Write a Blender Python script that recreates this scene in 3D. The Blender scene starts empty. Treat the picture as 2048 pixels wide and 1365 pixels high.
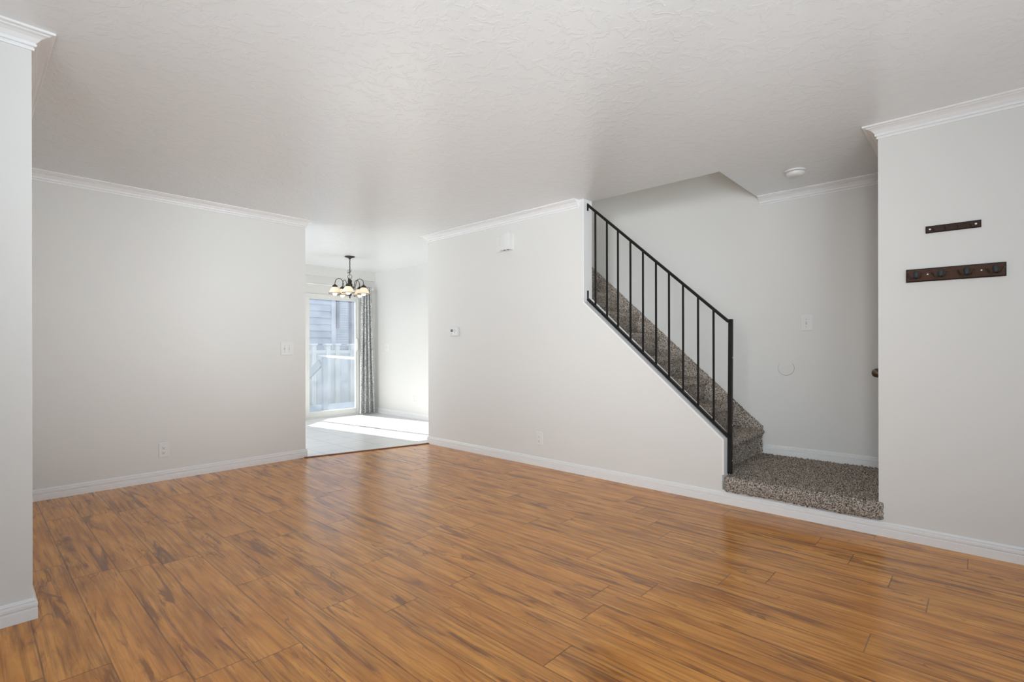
import bpy, bmesh, math, random
import numpy as np
from mathutils import Vector, Matrix
from mathutils.geometry import tessellate_polygon

PI = math.pi
random.seed(7)
rng = np.random.RandomState(11)
S = bpy.context.scene
COL = S.collection

# ------------------------------------------------------------------ camera
YAW, ROLL, FPX, HY, CAM_H = math.radians(42.7563), math.radians(-0.119), 1012.57, 696.22, 1.1243
cam = bpy.data.cameras.new('camera')
cam.sensor_width = 36.0
cam.lens = FPX / 2048 * 36.0
cam.shift_y = (HY - 682.5) / 2048
cam.clip_start = 0.02
cam_o = bpy.data.objects.new('camera', cam)
fw = Vector((math.cos(YAW), math.sin(YAW), 0))
r0 = Vector((math.sin(YAW), -math.cos(YAW), 0))
u0 = Vector((0, 0, 1))
rt = r0 * math.cos(ROLL) + u0 * math.sin(ROLL)
up = u0 * math.cos(ROLL) - r0 * math.sin(ROLL)
m = Matrix((rt, up, -fw)).transposed().to_4x4()
m.translation = (0, 0, CAM_H)
cam_o.matrix_world = m
COL.objects.link(cam_o)
S.camera = cam_o

# ------------------------------------------------------------------ sky, sun, added fill lights
world = bpy.data.worlds.new('sky')
S.world = world
world.use_nodes = True
bg = world.node_tree.nodes['Background']
bg.inputs['Color'].default_value = (0.77, 0.89, 1.0, 1)
bg.inputs['Strength'].default_value = 1.25

sun = bpy.data.lights.new('sun', 'SUN')
sun.energy = 17.0
sun.angle = math.radians(0.55)
sun.color = (1.0, 0.965, 0.90)
sun_o = bpy.data.objects.new('sun', sun)
sun_dir = Vector((0.157, -1.0, -0.665))
sun_o.rotation_euler = sun_dir.to_track_quat('-Z', 'Y').to_euler()
sun_o.location = (2, 14, 9)
COL.objects.link(sun_o)


def area(name, loc, aim, sx, sy, energy, color, spread=180):
    l = bpy.data.lights.new(name, 'AREA')
    l.shape = 'RECTANGLE'
    l.size, l.size_y, l.energy, l.color = sx, sy, energy, color
    l.spread = math.radians(spread)
    o = bpy.data.objects.new(name, l)
    o.location = loc
    o.rotation_euler = Vector(aim).to_track_quat('-Z', 'Y').to_euler()
    COL.objects.link(o)
    return o


# made-up fills for dining room and stairwell (the sky comes through the windows behind the camera), and
# added fills behind the camera that even out walls and ceiling
area('back_wall_fill', (3.0, -4.0, 1.5), (-0.165, 0.985, 0.0), 0.8, 0.8, 6.6, (0.94, 0.975, 1.0), 26)
area('stair_wall_fill', (-4.4, -0.8, 1.5), (0.93, 0.36, -0.02), 1.2, 1.2, 13.5, (0.95, 0.98, 1.0), 40)
area('upward_fill', (0.7, -1.1, 0.12), (0.45, 0.46, 0.85), 1.3, 1.3, 25, (0.88, 0.955, 1.0), 125)
area('ceiling_fill', (-1.8, -1.7, 0.7), (0.70, 0.72, 0.32), 1.4, 1.2, 18, (0.85, 0.95, 1.0), 54)
area('ceiling_fill_left', (0.3, -2.6, 0.5), (0.06, 0.90, 0.42), 1.0, 1.0, 3.0, (0.86, 0.95, 1.0), 38)
area('dining_fill', (0.84, 6.6, 1.5), (1, 0, 0.05), 2.2, 1.7, 44, (0.98, 0.985, 1.0))  # added fill on the kitchen side to brighten the dining room
area('stairwell_fill', (4.3, 3.4, 4.9), (0, -0.3, -1), 0.6, 0.6, 10, (1.0, 0.9, 0.78))  # added warm fill down the stairwell, no fixture

S.view_settings.view_transform = 'Standard'
S.view_settings.look = 'None'
S.view_settings.exposure = 0.03
S.view_settings.gamma = 1.0
S.view_settings.use_curve_mapping = False

# ------------------------------------------------------------------ helpers: objects


def obj(name, me, mat=None, parent=None, smooth=False):
    if isinstance(me, bmesh.types.BMesh):
        bm = me
        bmesh.ops.recalc_face_normals(bm, faces=bm.faces)
        me = bpy.data.meshes.new(name)
        bm.to_mesh(me)
        bm.free()
    if smooth:
        for p in me.polygons:
            p.use_smooth = True
        if smooth != 'all':
            try:
                me.set_sharp_from_angle(angle=math.radians(40))
            except Exception:
                pass
    o = bpy.data.objects.new(name, me)
    if mat:
        me.materials.append(mat)
    COL.objects.link(o)
    if parent:
        o.parent = parent
    return o


def struct(name, me, mat, parent=None, smooth=False):
    o = obj(name, me, mat, parent, smooth)
    if not parent:
        o['kind'] = 'structure'
    return o


def tag(o, label, cat, group=None):
    o['label'] = label
    o['category'] = cat
    if group:
        o['group'] = group
    return o


def thing(name, label, cat, loc=(0, 0, 0), rz=0.0, group=None):
    o = bpy.data.objects.new(name, None)
    o.empty_display_size = 0.05
    o.location = loc
    o.rotation_euler = (0, 0, rz)
    COL.objects.link(o)
    return tag(o, label, cat, group)


def sempty(name, loc=(0, 0, 0)):
    o = bpy.data.objects.new(name, None)
    o.location = loc
    o['kind'] = 'structure'
    COL.objects.link(o)
    return o


# ------------------------------------------------------------------ helpers: shapes


def box(bm, x0, x1, y0, y1, z0, z1, bev=0.0, seg=2):
    r = bmesh.ops.create_cube(bm, size=1.0)
    vs = r['verts']
    for v in vs:
        v.co = Vector(((x0 + x1) / 2 + v.co.x * (x1 - x0), (y0 + y1) / 2 + v.co.y * (y1 - y0), (z0 + z1) / 2 + v.co.z * (z1 - z0)))
    if bev > 0:
        es = list({e for v in vs for e in v.link_edges})
        bmesh.ops.bevel(bm, geom=es, offset=bev, segments=seg, affect='EDGES', profile=0.5)


def boxes(*bs, bev=0.0):
    bm = bmesh.new()
    for b in bs:
        box(bm, *b, bev=bev)
    return bm


def prism(bm, pts, axis, a0, a1):
    """polygon pts in the two other axes, extruded along axis from a0 to a1"""
    def mk(p, a):
        if axis == 0:
            return (a, p[0], p[1])
        if axis == 1:
            return (p[0], a, p[1])
        return (p[0], p[1], a)
    v0 = [bm.verts.new(mk(p, a0)) for p in pts]
    v1 = [bm.verts.new(mk(p, a1)) for p in pts]
    n = len(pts)
    for tri in tessellate_polygon([[Vector((p[0], p[1], 0)) for p in pts]]):
        bm.faces.new([v0[i] for i in tri])
        bm.faces.new([v1[i] for i in reversed(tri)])
    for i in range(n):
        bm.faces.new((v0[i], v1[i], v1[(i + 1) % n], v0[(i + 1) % n]))


def prism_bm(pts, axis, a0, a1):
    bm = bmesh.new()
    prism(bm, pts, axis, a0, a1)
    return bm


def sweep(path, prof, side, z, bm=None):
    """profile (d out of the wall, h) along a plan polyline with mitred corners;
    side=+1: out of the wall is to the left of travel"""
    bm = bm or bmesh.new()
    P = [Vector(p) for p in path]
    rings = []
    for i, p in enumerate(P):
        ns = []
        if i > 0:
            t = (P[i] - P[i - 1]).normalized()
            ns.append(Vector((-t.y, t.x)) * side)
        if i < len(P) - 1:
            t = (P[i + 1] - P[i]).normalized()
            ns.append(Vector((-t.y, t.x)) * side)
        if len(ns) == 2:
            mm = (ns[0] + ns[1]).normalized()
            mm = mm / max(0.2, mm.dot(ns[0]))
        else:
            mm = ns[0]
        rings.append([bm.verts.new((p.x + mm.x * d, p.y + mm.y * d, z + h)) for d, h in prof])
    n = len(prof)
    for a, b in zip(rings, rings[1:]):
        for k in range(n):
            bm.faces.new((a[k], a[(k + 1) % n], b[(k + 1) % n], b[k]))
    bm.faces.new(rings[0])
    bm.faces.new(list(reversed(rings[-1])))
    return bm


def tube(bm, pts, r, seg=10, closed=False):
    P = [Vector(p) for p in pts]
    n = len(P)
    R = r if isinstance(r, (list, tuple)) else [r] * n
    prev = None
    rings = []
    for i in range(n):
        if closed:
            t = (P[(i + 1) % n] - P[i - 1]).normalized()
        else:
            t = (P[min(i + 1, n - 1)] - P[max(i - 1, 0)]).normalized()
        if prev is None:
            a = Vector((0, 0, 1)) if abs(t.z) < 0.9 else Vector((1, 0, 0))
            u = t.cross(a).normalized()
        else:
            u = (prev - t * prev.dot(t)).normalized()
        prev = u
        w = t.cross(u)
        rings.append([bm.verts.new(P[i] + (u * math.cos(2 * PI * k / seg) + w * math.sin(2 * PI * k / seg)) * R[i]) for k in range(seg)])
    m_ = n if closed else n - 1
    for i in range(m_):
        a, b = rings[i], rings[(i + 1) % n]
        for k in range(seg):
            bm.faces.new((a[k], a[(k + 1) % seg], b[(k + 1) % seg], b[k]))
    if not closed:
        bm.faces.new(rings[0])
        bm.faces.new(list(reversed(rings[-1])))
    return bm


def lathe(bm, prof, c=(0, 0, 0), seg=24, axis='z', flip=1):
    c = Vector(c)
    rings = []
    for r, h in prof:
        ring = []
        for k in range(seg):
            a = 2 * PI * k / seg
            u, w = math.cos(a) * r, math.sin(a) * r
            if axis == 'z':
                ring.append(bm.verts.new(c + Vector((u, w, h * flip))))
            elif axis == 'y':
                ring.append(bm.verts.new(c + Vector((u, h * flip, w))))
            else:
                ring.append(bm.verts.new(c + Vector((h * flip, u, w))))
        rings.append(ring)
    for a, b in zip(rings, rings[1:]):
        for k in range(seg):
            bm.faces.new((a[k], a[(k + 1) % seg], b[(k + 1) % seg], b[k]))
    if prof[0][0] > 1e-6:
        bm.faces.new(rings[0])
    if prof[-1][0] > 1e-6:
        bm.faces.new(list(reversed(rings[-1])))
    bmesh.ops.remove_doubles(bm, verts=bm.verts, dist=1e-6)
    return bm


def bar(bm, a, b, w, h, upv=(0, 0, 1)):
    """rectangular bar from a to b; w across, h along upv"""
    a, b = Vector(a), Vector(b)
    t = (b - a).normalized()
    s = t.cross(Vector(upv)).normalized()
    v = s.cross(t)
    q = []
    for p in (a, b):
        q.append([bm.verts.new(p + s * i * w / 2 + v * j * h / 2) for i, j in ((-1, -1), (1, -1), (1, 1), (-1, 1))])
    for k in range(4):
        bm.faces.new((q[0][k], q[0][(k + 1) % 4], q[1][(k + 1) % 4], q[1][k]))
    bm.faces.new(list(reversed(q[0])))
    bm.faces.new(q[1])
    return bm


# ------------------------------------------------------------------ materials


class NT:
    def __init__(s, name):
        s.m = bpy.data.materials.new(name)
        s.m.use_nodes = True
        s.t = s.m.node_tree
        s.b = s.t.nodes['Principled BSDF']
        s.out = s.t.nodes['Material Output']

    def n(s, typ, ins=None, **kw):
        x = s.t.nodes.new(typ)
        for k, v in kw.items():
            setattr(x, k, v)
        for k, v in (ins or {}).items():
            if hasattr(v, 'node'):
                s.t.links.new(v, x.inputs[k])
            else:
                x.inputs[k].default_value = v
        return x

    def math(s, op, a, b=0.0, c=0.0, clamp=False):
        return s.n('ShaderNodeMath', {0: a, 1: b, 2: c}, operation=op, use_clamp=clamp).outputs[0]

    def mix(s, f, a, b, blend='MIX'):
        x = s.n('ShaderNodeMix', data_type='RGBA', blend_type=blend)
        for i, v in ((0, f), (6, a), (7, b)):
            if hasattr(v, 'node'):
                s.t.links.new(v, x.inputs[i])
            else:
                x.inputs[i].default_value = (*v, 1) if isinstance(v, tuple) and len(v) == 3 else v
        return x.outputs[2]

    def ramp(s, f, stops, interp='LINEAR'):
        x = s.n('ShaderNodeValToRGB', {0: f})
        x.color_ramp.interpolation = interp
        el = x.color_ramp.elements
        while len(el) < len(stops):
            el.new(0.5)
        for e, (p, c) in zip(el, stops):
            e.position = p
            e.color = (*c, 1) if isinstance(c, tuple) else (c, c, c, 1)
        return x.outputs[0]

    def noise(s, vec, scale, detail=2.0, rough=0.5, dist=0.0):
        return s.n('ShaderNodeTexNoise', {'Vector': vec, 'Scale': scale, 'Detail': detail, 'Roughness': rough, 'Distortion': dist}).outputs[0]

    def obco(s):
        return s.n('ShaderNodeTexCoord').outputs['Object']

    def map(s, v, scale=(1, 1, 1), loc=(0, 0, 0)):
        return s.n('ShaderNodeMapping', {'Vector': v, 'Scale': scale, 'Location': loc}).outputs[0]

    def bump(s, h, strength, dist=0.01, normal=None):
        ins = {'Height': h, 'Strength': strength, 'Distance': dist}
        if normal:
            ins['Normal'] = normal
        return s.n('ShaderNodeBump', ins).outputs[0]

    def set(s, **kw):
        names = {'color': 'Base Color', 'rough': 'Roughness', 'metal': 'Metallic', 'spec': 'Specular IOR Level', 'normal': 'Normal', 'coat': 'Coat Weight', 'coatr': 'Coat Roughness'}
        for k, v in kw.items():
            i = s.b.inputs[names[k]]
            if hasattr(v, 'node'):
                s.t.links.new(v, i)
            else:
                i.default_value = (*v, 1) if k == 'color' else v
        return s.m


def srgb(r, g, b):
    f = lambda c: (c / 255 / 12.92) if c <= 10 else ((c / 255 + 0.055) / 1.055) ** 2.4
    return (f(r), f(g), f(b))


def plain(name, col, rough=0.5, metal=0.0, spec=0.5, var=0.06, scale=40, bump=0.0):
    t = NT(name)
    n = t.noise(t.obco(), scale, 3)
    c = t.mix(n, tuple(x * (1 - var) for x in col), tuple(min(1, x * (1 + var)) for x in col))
    kw = dict(color=c, rough=rough, metal=metal, spec=spec)
    if bump:
        kw['normal'] = t.bump(n, bump, 0.002)
    return t.set(**kw)


def wall_paint(name, col, rough=0.55, strength=0.12):
    t = NT(name)
    co = t.obco()
    a = t.noise(co, 26, 4, 0.55)
    kd = t.ramp(t.noise(co, 9, 5, 0.6, 0.4), [(0.50, 0.0), (0.60, 1.0)])
    h = t.math('ADD', t.math('MULTIPLY', a, 0.5), t.math('MULTIPLY', kd, 0.35))
    c = t.mix(t.noise(co, 1.3, 2), tuple(x * 0.985 for x in col), col)
    return t.set(color=c, rough=rough, spec=0.35, normal=t.bump(h, strength, 0.004))


def ceiling_paint():
    t = NT('ceiling_paint')
    co = t.obco()
    kd = t.ramp(t.noise(co, 14, 5, 0.6, 0.9), [(0.50, 0.0), (0.58, 1.0)])
    fine = t.noise(co, 60, 3)
    h = t.math('ADD', t.math('MULTIPLY', fine, 0.25), t.math('MULTIPLY', kd, 0.8))
    return t.set(color=(0.865, 0.885, 0.895), rough=0.26, spec=0.8, normal=t.bump(h, 0.26, 0.004))


M = {}
M['wall'] = wall_paint('cream_wall_paint', (0.79, 0.782, 0.76))
M['ceiling'] = ceiling_paint()
M['trim'] = plain('white_trim_paint', (0.88, 0.88, 0.88), 0.32, var=0.01)
M['plastic'] = plain('white_plastic', (0.82, 0.82, 0.81), 0.35, var=0.01)
M['plastic_dark'] = plain('dark_slot', (0.03, 0.03, 0.03), 0.6)
M['grey_button'] = plain('grey_button', (0.30, 0.30, 0.29), 0.5)
M['lcd'] = plain('lcd_glass', (0.05, 0.055, 0.045), 0.15)
M['black_steel'] = plain('black_painted_steel', (0.008, 0.0075, 0.007), 0.45, spec=0.28, var=0.3)
M['bronze'] = plain('aged_bronze', (0.045, 0.036, 0.030), 0.38, 0.6, var=0.35, scale=60)
M['chain'] = plain('chain_bronze', (0.06, 0.05, 0.045), 0.4, 0.6, var=0.3)
M['knob'] = plain('antique_brass_knob', (0.16, 0.125, 0.09), 0.3, 0.9, var=0.25)
M['screw'] = plain('bright_screw', (0.75, 0.74, 0.72), 0.3, 0.4)
M['hook'] = plain('dark_slate_metal', (0.028, 0.034, 0.037), 0.5, 0.3, var=0.3)
M['hook_brown'] = plain('dark_bronze_hook', (0.045, 0.034, 0.026), 0.35, 0.5, var=0.3)
M['vinyl_frame'] = plain('white_vinyl_frame', (0.80, 0.80, 0.77), 0.35, var=0.01)
M['rod'] = plain('white_rod', (0.80, 0.79, 0.74), 0.4, var=0.02)
M['deck'] = plain('pale_concrete_patio', (0.47, 0.52, 0.57), 0.8, var=0.06, scale=12)
M['rail_wood'] = plain('weathered_white_rail', (0.40, 0.43, 0.47), 0.7, var=0.08, scale=20)
M['rail_white'] = plain('white_rail_cap', (0.78, 0.79, 0.8), 0.6, var=0.03)


def dark_wood(name, col):
    t = NT(name)
    g = t.noise(t.map(t.obco(), (60, 4, 60)), 1.0, 4, 0.6, 0.3)
    c = t.mix(g, tuple(x * 0.65 for x in col), tuple(x * 1.25 for x in col))
    return t.set(color=c, rough=0.5, spec=0.2)


M['walnut'] = dark_wood('walnut_board', (0.080, 0.036, 0.021))
M['espresso'] = dark_wood('espresso_board', (0.048, 0.026, 0.018))
M['edge_wood'] = dark_wood('dark_board_edge', (0.018, 0.011, 0.008))
M['threshold'] = dark_wood('mahogany_threshold', (0.24, 0.095, 0.06))


def floor_mat():
    t = NT('spalted_maple_laminate')
    co = t.obco()
    sp = t.n('ShaderNodeSeparateXYZ', {0: co})
    x, y = sp.outputs[0], sp.outputs[1]
    PW, PL = 0.1715, 1.22
    u = t.math('DIVIDE', t.math('ADD', x, 10 * PW - 0.012), PW)
    pi_ = t.math('FLOOR', u)
    fu = t.math('FRACT', u)
    rnd = t.n('ShaderNodeTexWhiteNoise', {'W': pi_}, noise_dimensions='1D').outputs[0]
    v = t.math('ADD', t.math('DIVIDE', y, PL), t.math('ADD', t.math('MULTIPLY', rnd, 3.0), 10.0))
    vi = t.math('FLOOR', v)
    fv = t.math('FRACT', v)
    idv = t.n('ShaderNodeCombineXYZ', {0: pi_, 1: vi})
    wn = t.n('ShaderNodeTexWhiteNoise', {'Vector': idv.outputs[0]}, noise_dimensions='2D')
    pid = wn.outputs[0]
    off = t.n('ShaderNodeVectorMath', {0: wn.outputs[1], 1: (17, 29, 11)}, operation='MULTIPLY').outputs[0]
    gco = t.n('ShaderNodeVectorMath', {0: co, 1: off}, operation='ADD').outputs[0]
    # broad figure
    zone = t.noise(t.map(gco, (11, 2.0, 1)), 1.0, 3, 0.55, 0.8)
    base = t.ramp(zone, [(0.25, srgb(136, 88, 46)), (0.45, srgb(168, 115, 63)), (0.62, srgb(184, 132, 76)), (0.8, srgb(162, 109, 58))])
    # grain streaks
    st = t.noise(t.map(gco, (62, 2.4, 1)), 1.0, 5, 0.62, 0.35)
    base = t.mix(t.ramp(st, [(0.30, 0.9), (0.56, 0.0)]), base, srgb(112, 73, 39))
    # dark spalted bands
    bandn = t.noise(t.map(gco, (17, 1.5, 1)), 1.0, 4, 0.6, 1.1)
    base = t.mix(t.ramp(bandn, [(0.56, 0.0), (0.65, 0.88)]), base, srgb(98, 62, 36))
    # thin meandering spalt lines
    ln = t.noise(t.map(gco, (10, 1.5, 1)), 1.0, 3, 0.5, 1.3)
    d = t.math('ABSOLUTE', t.math('SUBTRACT', ln, 0.52))
    msk = t.ramp(t.noise(t.map(gco, (5, 1.7, 1)), 1.0, 2), [(0.50, 0.0), (0.62, 0.75)])
    base = t.mix(t.math('MULTIPLY', t.ramp(d, [(0.004, 1.0), (0.018, 0.0)]), msk), base, srgb(98, 60, 34))
    # knots
    vor = t.n('ShaderNodeTexVoronoi', {'Vector': t.map(gco, (5.0, 1.6, 1)), 'Scale': 1.0}).outputs['Distance']
    base = t.mix(t.ramp(vor, [(0.01, 0.8), (0.075, 0.0)]), base, srgb(88, 46, 26))
    # little flecks
    fl = t.noise(t.map(gco, (160, 22, 1)), 1.0, 2)
    base = t.mix(t.ramp(fl, [(0.70, 0.0), (0.78, 0.5)]), base, srgb(80, 46, 26))
    # plank to plank tone
    base = t.mix(t.math('MULTIPLY', pid, 0.30), base, srgb(140, 90, 48))
    hsv = t.n('ShaderNodeHueSaturation', {'Saturation': 1.08, 'Value': t.math('ADD', 1.66, t.math('MULTIPLY', pid, 0.22)), 'Color': base})
    base = hsv.outputs[0]
    # seams
    eu = t.math('MINIMUM', fu, t.math('SUBTRACT', 1.0, fu))
    ev = t.math('MINIMUM', fv, t.math('SUBTRACT', 1.0, fv))
    su = t.ramp(t.math('MULTIPLY', eu, PW), [(0.0006, 1.0), (0.0016, 0.0)])
    sv = t.ramp(t.math('MULTIPLY', ev, PL), [(0.0006, 1.0), (0.0018, 0.0)])
    seam = t.math('MAXIMUM', su, sv)
    base = t.mix(t.math('MULTIPLY', seam, 0.7), base, srgb(62, 38, 22))
    wav = t.noise(t.map(gco, (22, 5, 1)), 1.0, 2, 0.5, 1.2)
    h = t.math('SUBTRACT', t.math('ADD', t.math('MULTIPLY', st, 0.12), t.math('MULTIPLY', wav, 0.9)), t.math('MULTIPLY', seam, 1.2))
    rough = t.math('ADD', 0.16, t.math('MULTIPLY', st, 0.10))
    return t.set(color=base, rough=rough, spec=0.56, normal=t.bump(h, 0.14, 0.006))


def tile_mat():
    t = NT('white_ceramic_tile')
    co = t.obco()
    sp = t.n('ShaderNodeSeparateXYZ', {0: co})
    T = 0.333
    fu = t.math('FRACT', t.math('DIVIDE', t.math('ADD', sp.outputs[0], 10 * T - 2.60), T))
    fv = t.math('FRACT', t.math('DIVIDE', t.math('ADD', sp.outputs[1], 30 * T - 5.53), T))
    eu = t.math('MINIMUM', fu, t.math('SUBTRACT', 1.0, fu))
    ev = t.math('MINIMUM', fv, t.math('SUBTRACT', 1.0, fv))
    g = t.ramp(t.math('MINIMUM', eu, ev), [(0.007, 1.0), (0.014, 0.0)])
    n = t.noise(co, 14, 4)
    c = t.mix(n, (0.66, 0.66, 0.66), (0.74, 0.74, 0.73))
    c = t.mix(g, c, (0.44, 0.43, 0.41))
    h = t.math('SUBTRACT', t.math('MULTIPLY', n, 0.3), g)
    return t.set(color=c, rough=0.32, spec=0.5, normal=t.bump(h, 0.25, 0.002))


def carpet_mat():
    t = NT('speckled_frieze_carpet')
    co = t.obco()
    a = t.noise(co, 120, 2, 0.6)
    b = t.noise(co, 300, 2, 0.6)
    f = t.math('ADD', t.math('MULTIPLY', a, 0.6), t.math('MULTIPLY', b, 0.4))
    c = t.ramp(f, [(0.37, (0.035, 0.028, 0.023)), (0.44, (0.16, 0.132, 0.108)), (0.50, (0.42, 0.36, 0.305)), (0.58, (0.80, 0.72, 0.64))])
    return t.set(color=c, rough=0.95, spec=0.1, normal=t.bump(f, 0.9, 0.012))


def curtain_mat():
    t = NT('grey_scroll_print_fabric')
    co = t.obco()
    w = t.n('ShaderNodeTexCoord').outputs['UV']
    cc = t.map(w, (1, 1, 1))
    ln = t.noise(cc, 9.0, 1.0, 0.5, 2.6)
    d = t.math('ABSOLUTE', t.math('SUBTRACT', t.math('FRACT', t.math('MULTIPLY', ln, 6.0)), 0.5))
    line = t.ramp(d, [(0.17, 1.0), (0.26, 0.0)])
    ln2 = t.noise(cc, 15, 1.0, 0.5, 1.5)
    d2 = t.math('ABSOLUTE', t.math('SUBTRACT', t.math('FRACT', t.math('MULTIPLY', ln2, 6.0)), 0.5))
    line = t.math('MAXIMUM', line, t.math('MULTIPLY', t.ramp(d2, [(0.10, 1.0), (0.2, 0.0)]), 0.6))
    c = t.mix(line, (0.34, 0.36, 0.37), (0.90, 0.90, 0.89))
    t.set(color=c, rough=0.85, spec=0.1)
    tr = t.n('ShaderNodeBsdfTranslucent', {'Color': c})
    mx = t.n('ShaderNodeMixShader', {0: 0.22, 1: t.b.outputs[0], 2: tr.outputs[0]})
    t.t.links.new(mx.outputs[0], t.out.inputs[0])
    return t.m


def glass_mat():
    t = NT('hazy_window_glass')
    fr = t.n('ShaderNodeFresnel', {'IOR': 1.45})
    tr = t.n('ShaderNodeBsdfTransparent', {'Color': (0.97, 0.98, 0.985, 1)})
    gl = t.n('ShaderNodeBsdfGlossy', {'Roughness': 0.03})
    m1 = t.n('ShaderNodeMixShader', {0: t.math('MULTIPLY', fr.outputs[0], 0.6), 1: tr.outputs[0], 2: gl.outputs[0]})
    df = t.n('ShaderNodeBsdfTranslucent', {'Color': (0.9, 0.93, 0.97, 1)})
    haze = t.math('MULTIPLY', t.noise(t.obco(), 5, 4), 0.05)  # haze over the pane put in as a patchy translucent film
    m2 = t.n('ShaderNodeMixShader', {0: haze, 1: m1.outputs[0], 2: df.outputs[0]})
    t.t.links.new(m2.outputs[0], t.out.inputs[0])
    return t.m


def translucent(name, col, amount, rough=0.4, bands=0):
    t = NT(name)
    n = t.noise(t.obco(), 30, 3, 0.5, 0.8)
    c = t.mix(n, tuple(x * 0.88 for x in col), col)
    t.set(color=c, rough=rough)
    tr = t.n('ShaderNodeBsdfTranslucent', {'Color': c})
    mx = t.n('ShaderNodeMixShader', {0: amount, 1: t.b.outputs[0], 2: tr.outputs[0]})
    t.t.links.new(mx.outputs[0], t.out.inputs[0])
    return t.m


def bulb_mat():
    t = NT('lit_frosted_bulb')
    t.set(color=(0.9, 0.88, 0.82), rough=0.4)
    t.b.inputs['Emission Color'].default_value = (1.0, 0.84, 0.60, 1)
    t.b.inputs['Emission Strength'].default_value = 5.0
    return t.m


def siding_mat():
    t = NT('painted_house_siding')
    n = t.noise(t.map(t.obco(), (1.5, 1.5, 8)), 3, 4)
    c = t.mix(n, (0.40, 0.44, 0.52), (0.46, 0.50, 0.58))
    return t.set(color=c, rough=0.7, spec=0.2)


M['floor'] = floor_mat()
M['pale_floor'] = plain('pale_bounce_floor', (0.70, 0.69, 0.67), 0.9, var=0.04)
M['tile'] = tile_mat()
M['carpet'] = carpet_mat()
M['curtain'] = curtain_mat()
M['glass'] = glass_mat()
M['fence'] = translucent('white_vinyl_fence', (0.90, 0.91, 0.91), 0.45)
M['fence_panel'] = translucent('vinyl_fence_panel', (0.78, 0.81, 0.84), 0.40)
M['shade'] = translucent('alabaster_glass', (0.96, 0.92, 0.85), 0.55, 0.25)
M['bulb'] = bulb_mat()
M['siding'] = siding_mat()
M['house_trim'] = plain('house_trim_board', (0.54, 0.58, 0.66), 0.6, var=0.03)
M['house_dark'] = plain('dark_downspout', (0.20, 0.20, 0.27), 0.6)
M['ground'] = plain('outdoor_ground', (0.42, 0.42, 0.42), 0.9, var=0.15, scale=6)

# ------------------------------------------------------------------ room shell
CE = 2.44
XB, XB2 = 3.711, 3.836      # stair wall faces
XC = 4.74                   # wall behind the stairs
YA, YA2 = 5.116, 5.24       # back wall
YN = 2.902                  # near left wall
XN = 0.192
XD, YF = 4.881, 7.79        # dining room
XJ = 2.390                  # end of the back wall at the opening
YE = 4.774                  # end of the stair wall at the opening
YP, YK, YR = 2.573, 1.366, 0.447   # full wall ends / knee wall ends / right wall starts
ZK1, ZK0 = 1.523, 0.452     # knee wall heights
TH0, TH1 = (2.36, 5.080), (3.712, 4.757)   # threshold ends

RB, SB = -5.0, -5.0         # rear and side walls behind the camera
bm = bmesh.new()
prism(bm, [(-1.3, -1.3), (XB + 0.05, -1.3), (XB + 0.05, TH1[1] - 0.012), TH1, TH0, (TH0[0], YA + 0.05), (-1.3, YA + 0.05)], 2, -0.05, 0.0)
struct('floor', bm, M['floor'])
bm = bmesh.new()
prism(bm, [(SB - 0.12, RB - 0.12), (XB + 0.05, RB - 0.12), (XB + 0.05, -1.3), (-1.3, -1.3), (-1.3, YN + 0.1), (SB - 0.12, YN + 0.1)], 2, -0.05, 0.0)
struct('floor_rear', bm, M['pale_floor'])  # unseen; made pale to bounce neutral light up to the ceiling
bm = bmesh.new()
prism(bm, [TH0, TH1, (XD + 0.1, TH1[1]), (XD + 0.1, YF + 0.15), (0.9, YF + 0.15), (0.9, YA + 0.05), (TH0[0], YA + 0.05)], 2, -0.05, 0.0)
struct('floor_dining', bm, M['tile'])

YH0, YH1 = 1.43, 4.65       # stairwell hole
struct('ceiling', boxes((SB - 0.12, XB2, RB - 0.12, YF + 0.15, CE, CE + 0.30), (XB2, XC + 0.25, -1.0, YH0, CE, CE + 0.30), (XB2, XD + 0.12, YH1, YF + 0.15, CE, CE + 0.30)), M['ceiling'])

# near left wall and its return (an L in plan)
bm = bmesh.new()
prism(bm, [(SB, YN), (XN, YN), (XN, YA), (XN - 0.12, YA), (XN - 0.12, YN + 0.12), (SB, YN + 0.12)], 2, 0, CE)
struct('wall_left', bm, M['wall'])
struct('wall_back', boxes((XN - 0.12, XJ, YA, YA2, 0, CE)), M['wall'])
# stair wall with its sloping knee wall, and the low strip under the landing
bm = bmesh.new()
prism(bm, [(YE, 0), (YE, CE), (YP, CE), (YP, ZK1), (YK, ZK0), (YK, 0.10), (YR, 0.10), (YR, 0)], 0, XB, XB2)
struct('wall_stair', bm, M['wall'])
struct('wall_right', boxes((XB, XB2, RB, -4.6, 0, CE), (XB, XB2, -4.6, -1.8, 0, 0.35), (XB, XB2, -4.6, -1.8, 2.33, CE), (XB, XB2, -1.8, YR, 0, CE)), M['wall'])
struct('wall_stairwell', boxes((XC, XC + 0.12, -0.95, YH1, 0, 5.0)), M['wall'])
# upper part of the stairwell shaft
struct('wall_shaft', boxes((XB2 - 0.1, XB2, YH0, YH1, CE + 0.30, 5.0), (XB2, XC, YH0 - 0.1, YH0, CE + 0.30, 5.0),
                           (XB2 - 0.1, XC + 0.12, YH1, YE, CE + 0.30, 5.0)), M['wall'])
struct('ceiling_shaft', boxes((XB2 - 0.1, XC + 0.12, YH0 - 0.1, YE, 5.0, 5.1)), M['ceiling'])
struct('wall_stair_end', boxes((XB2, XD, YH1, YE, 0, CE)), M['wall'])
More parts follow.
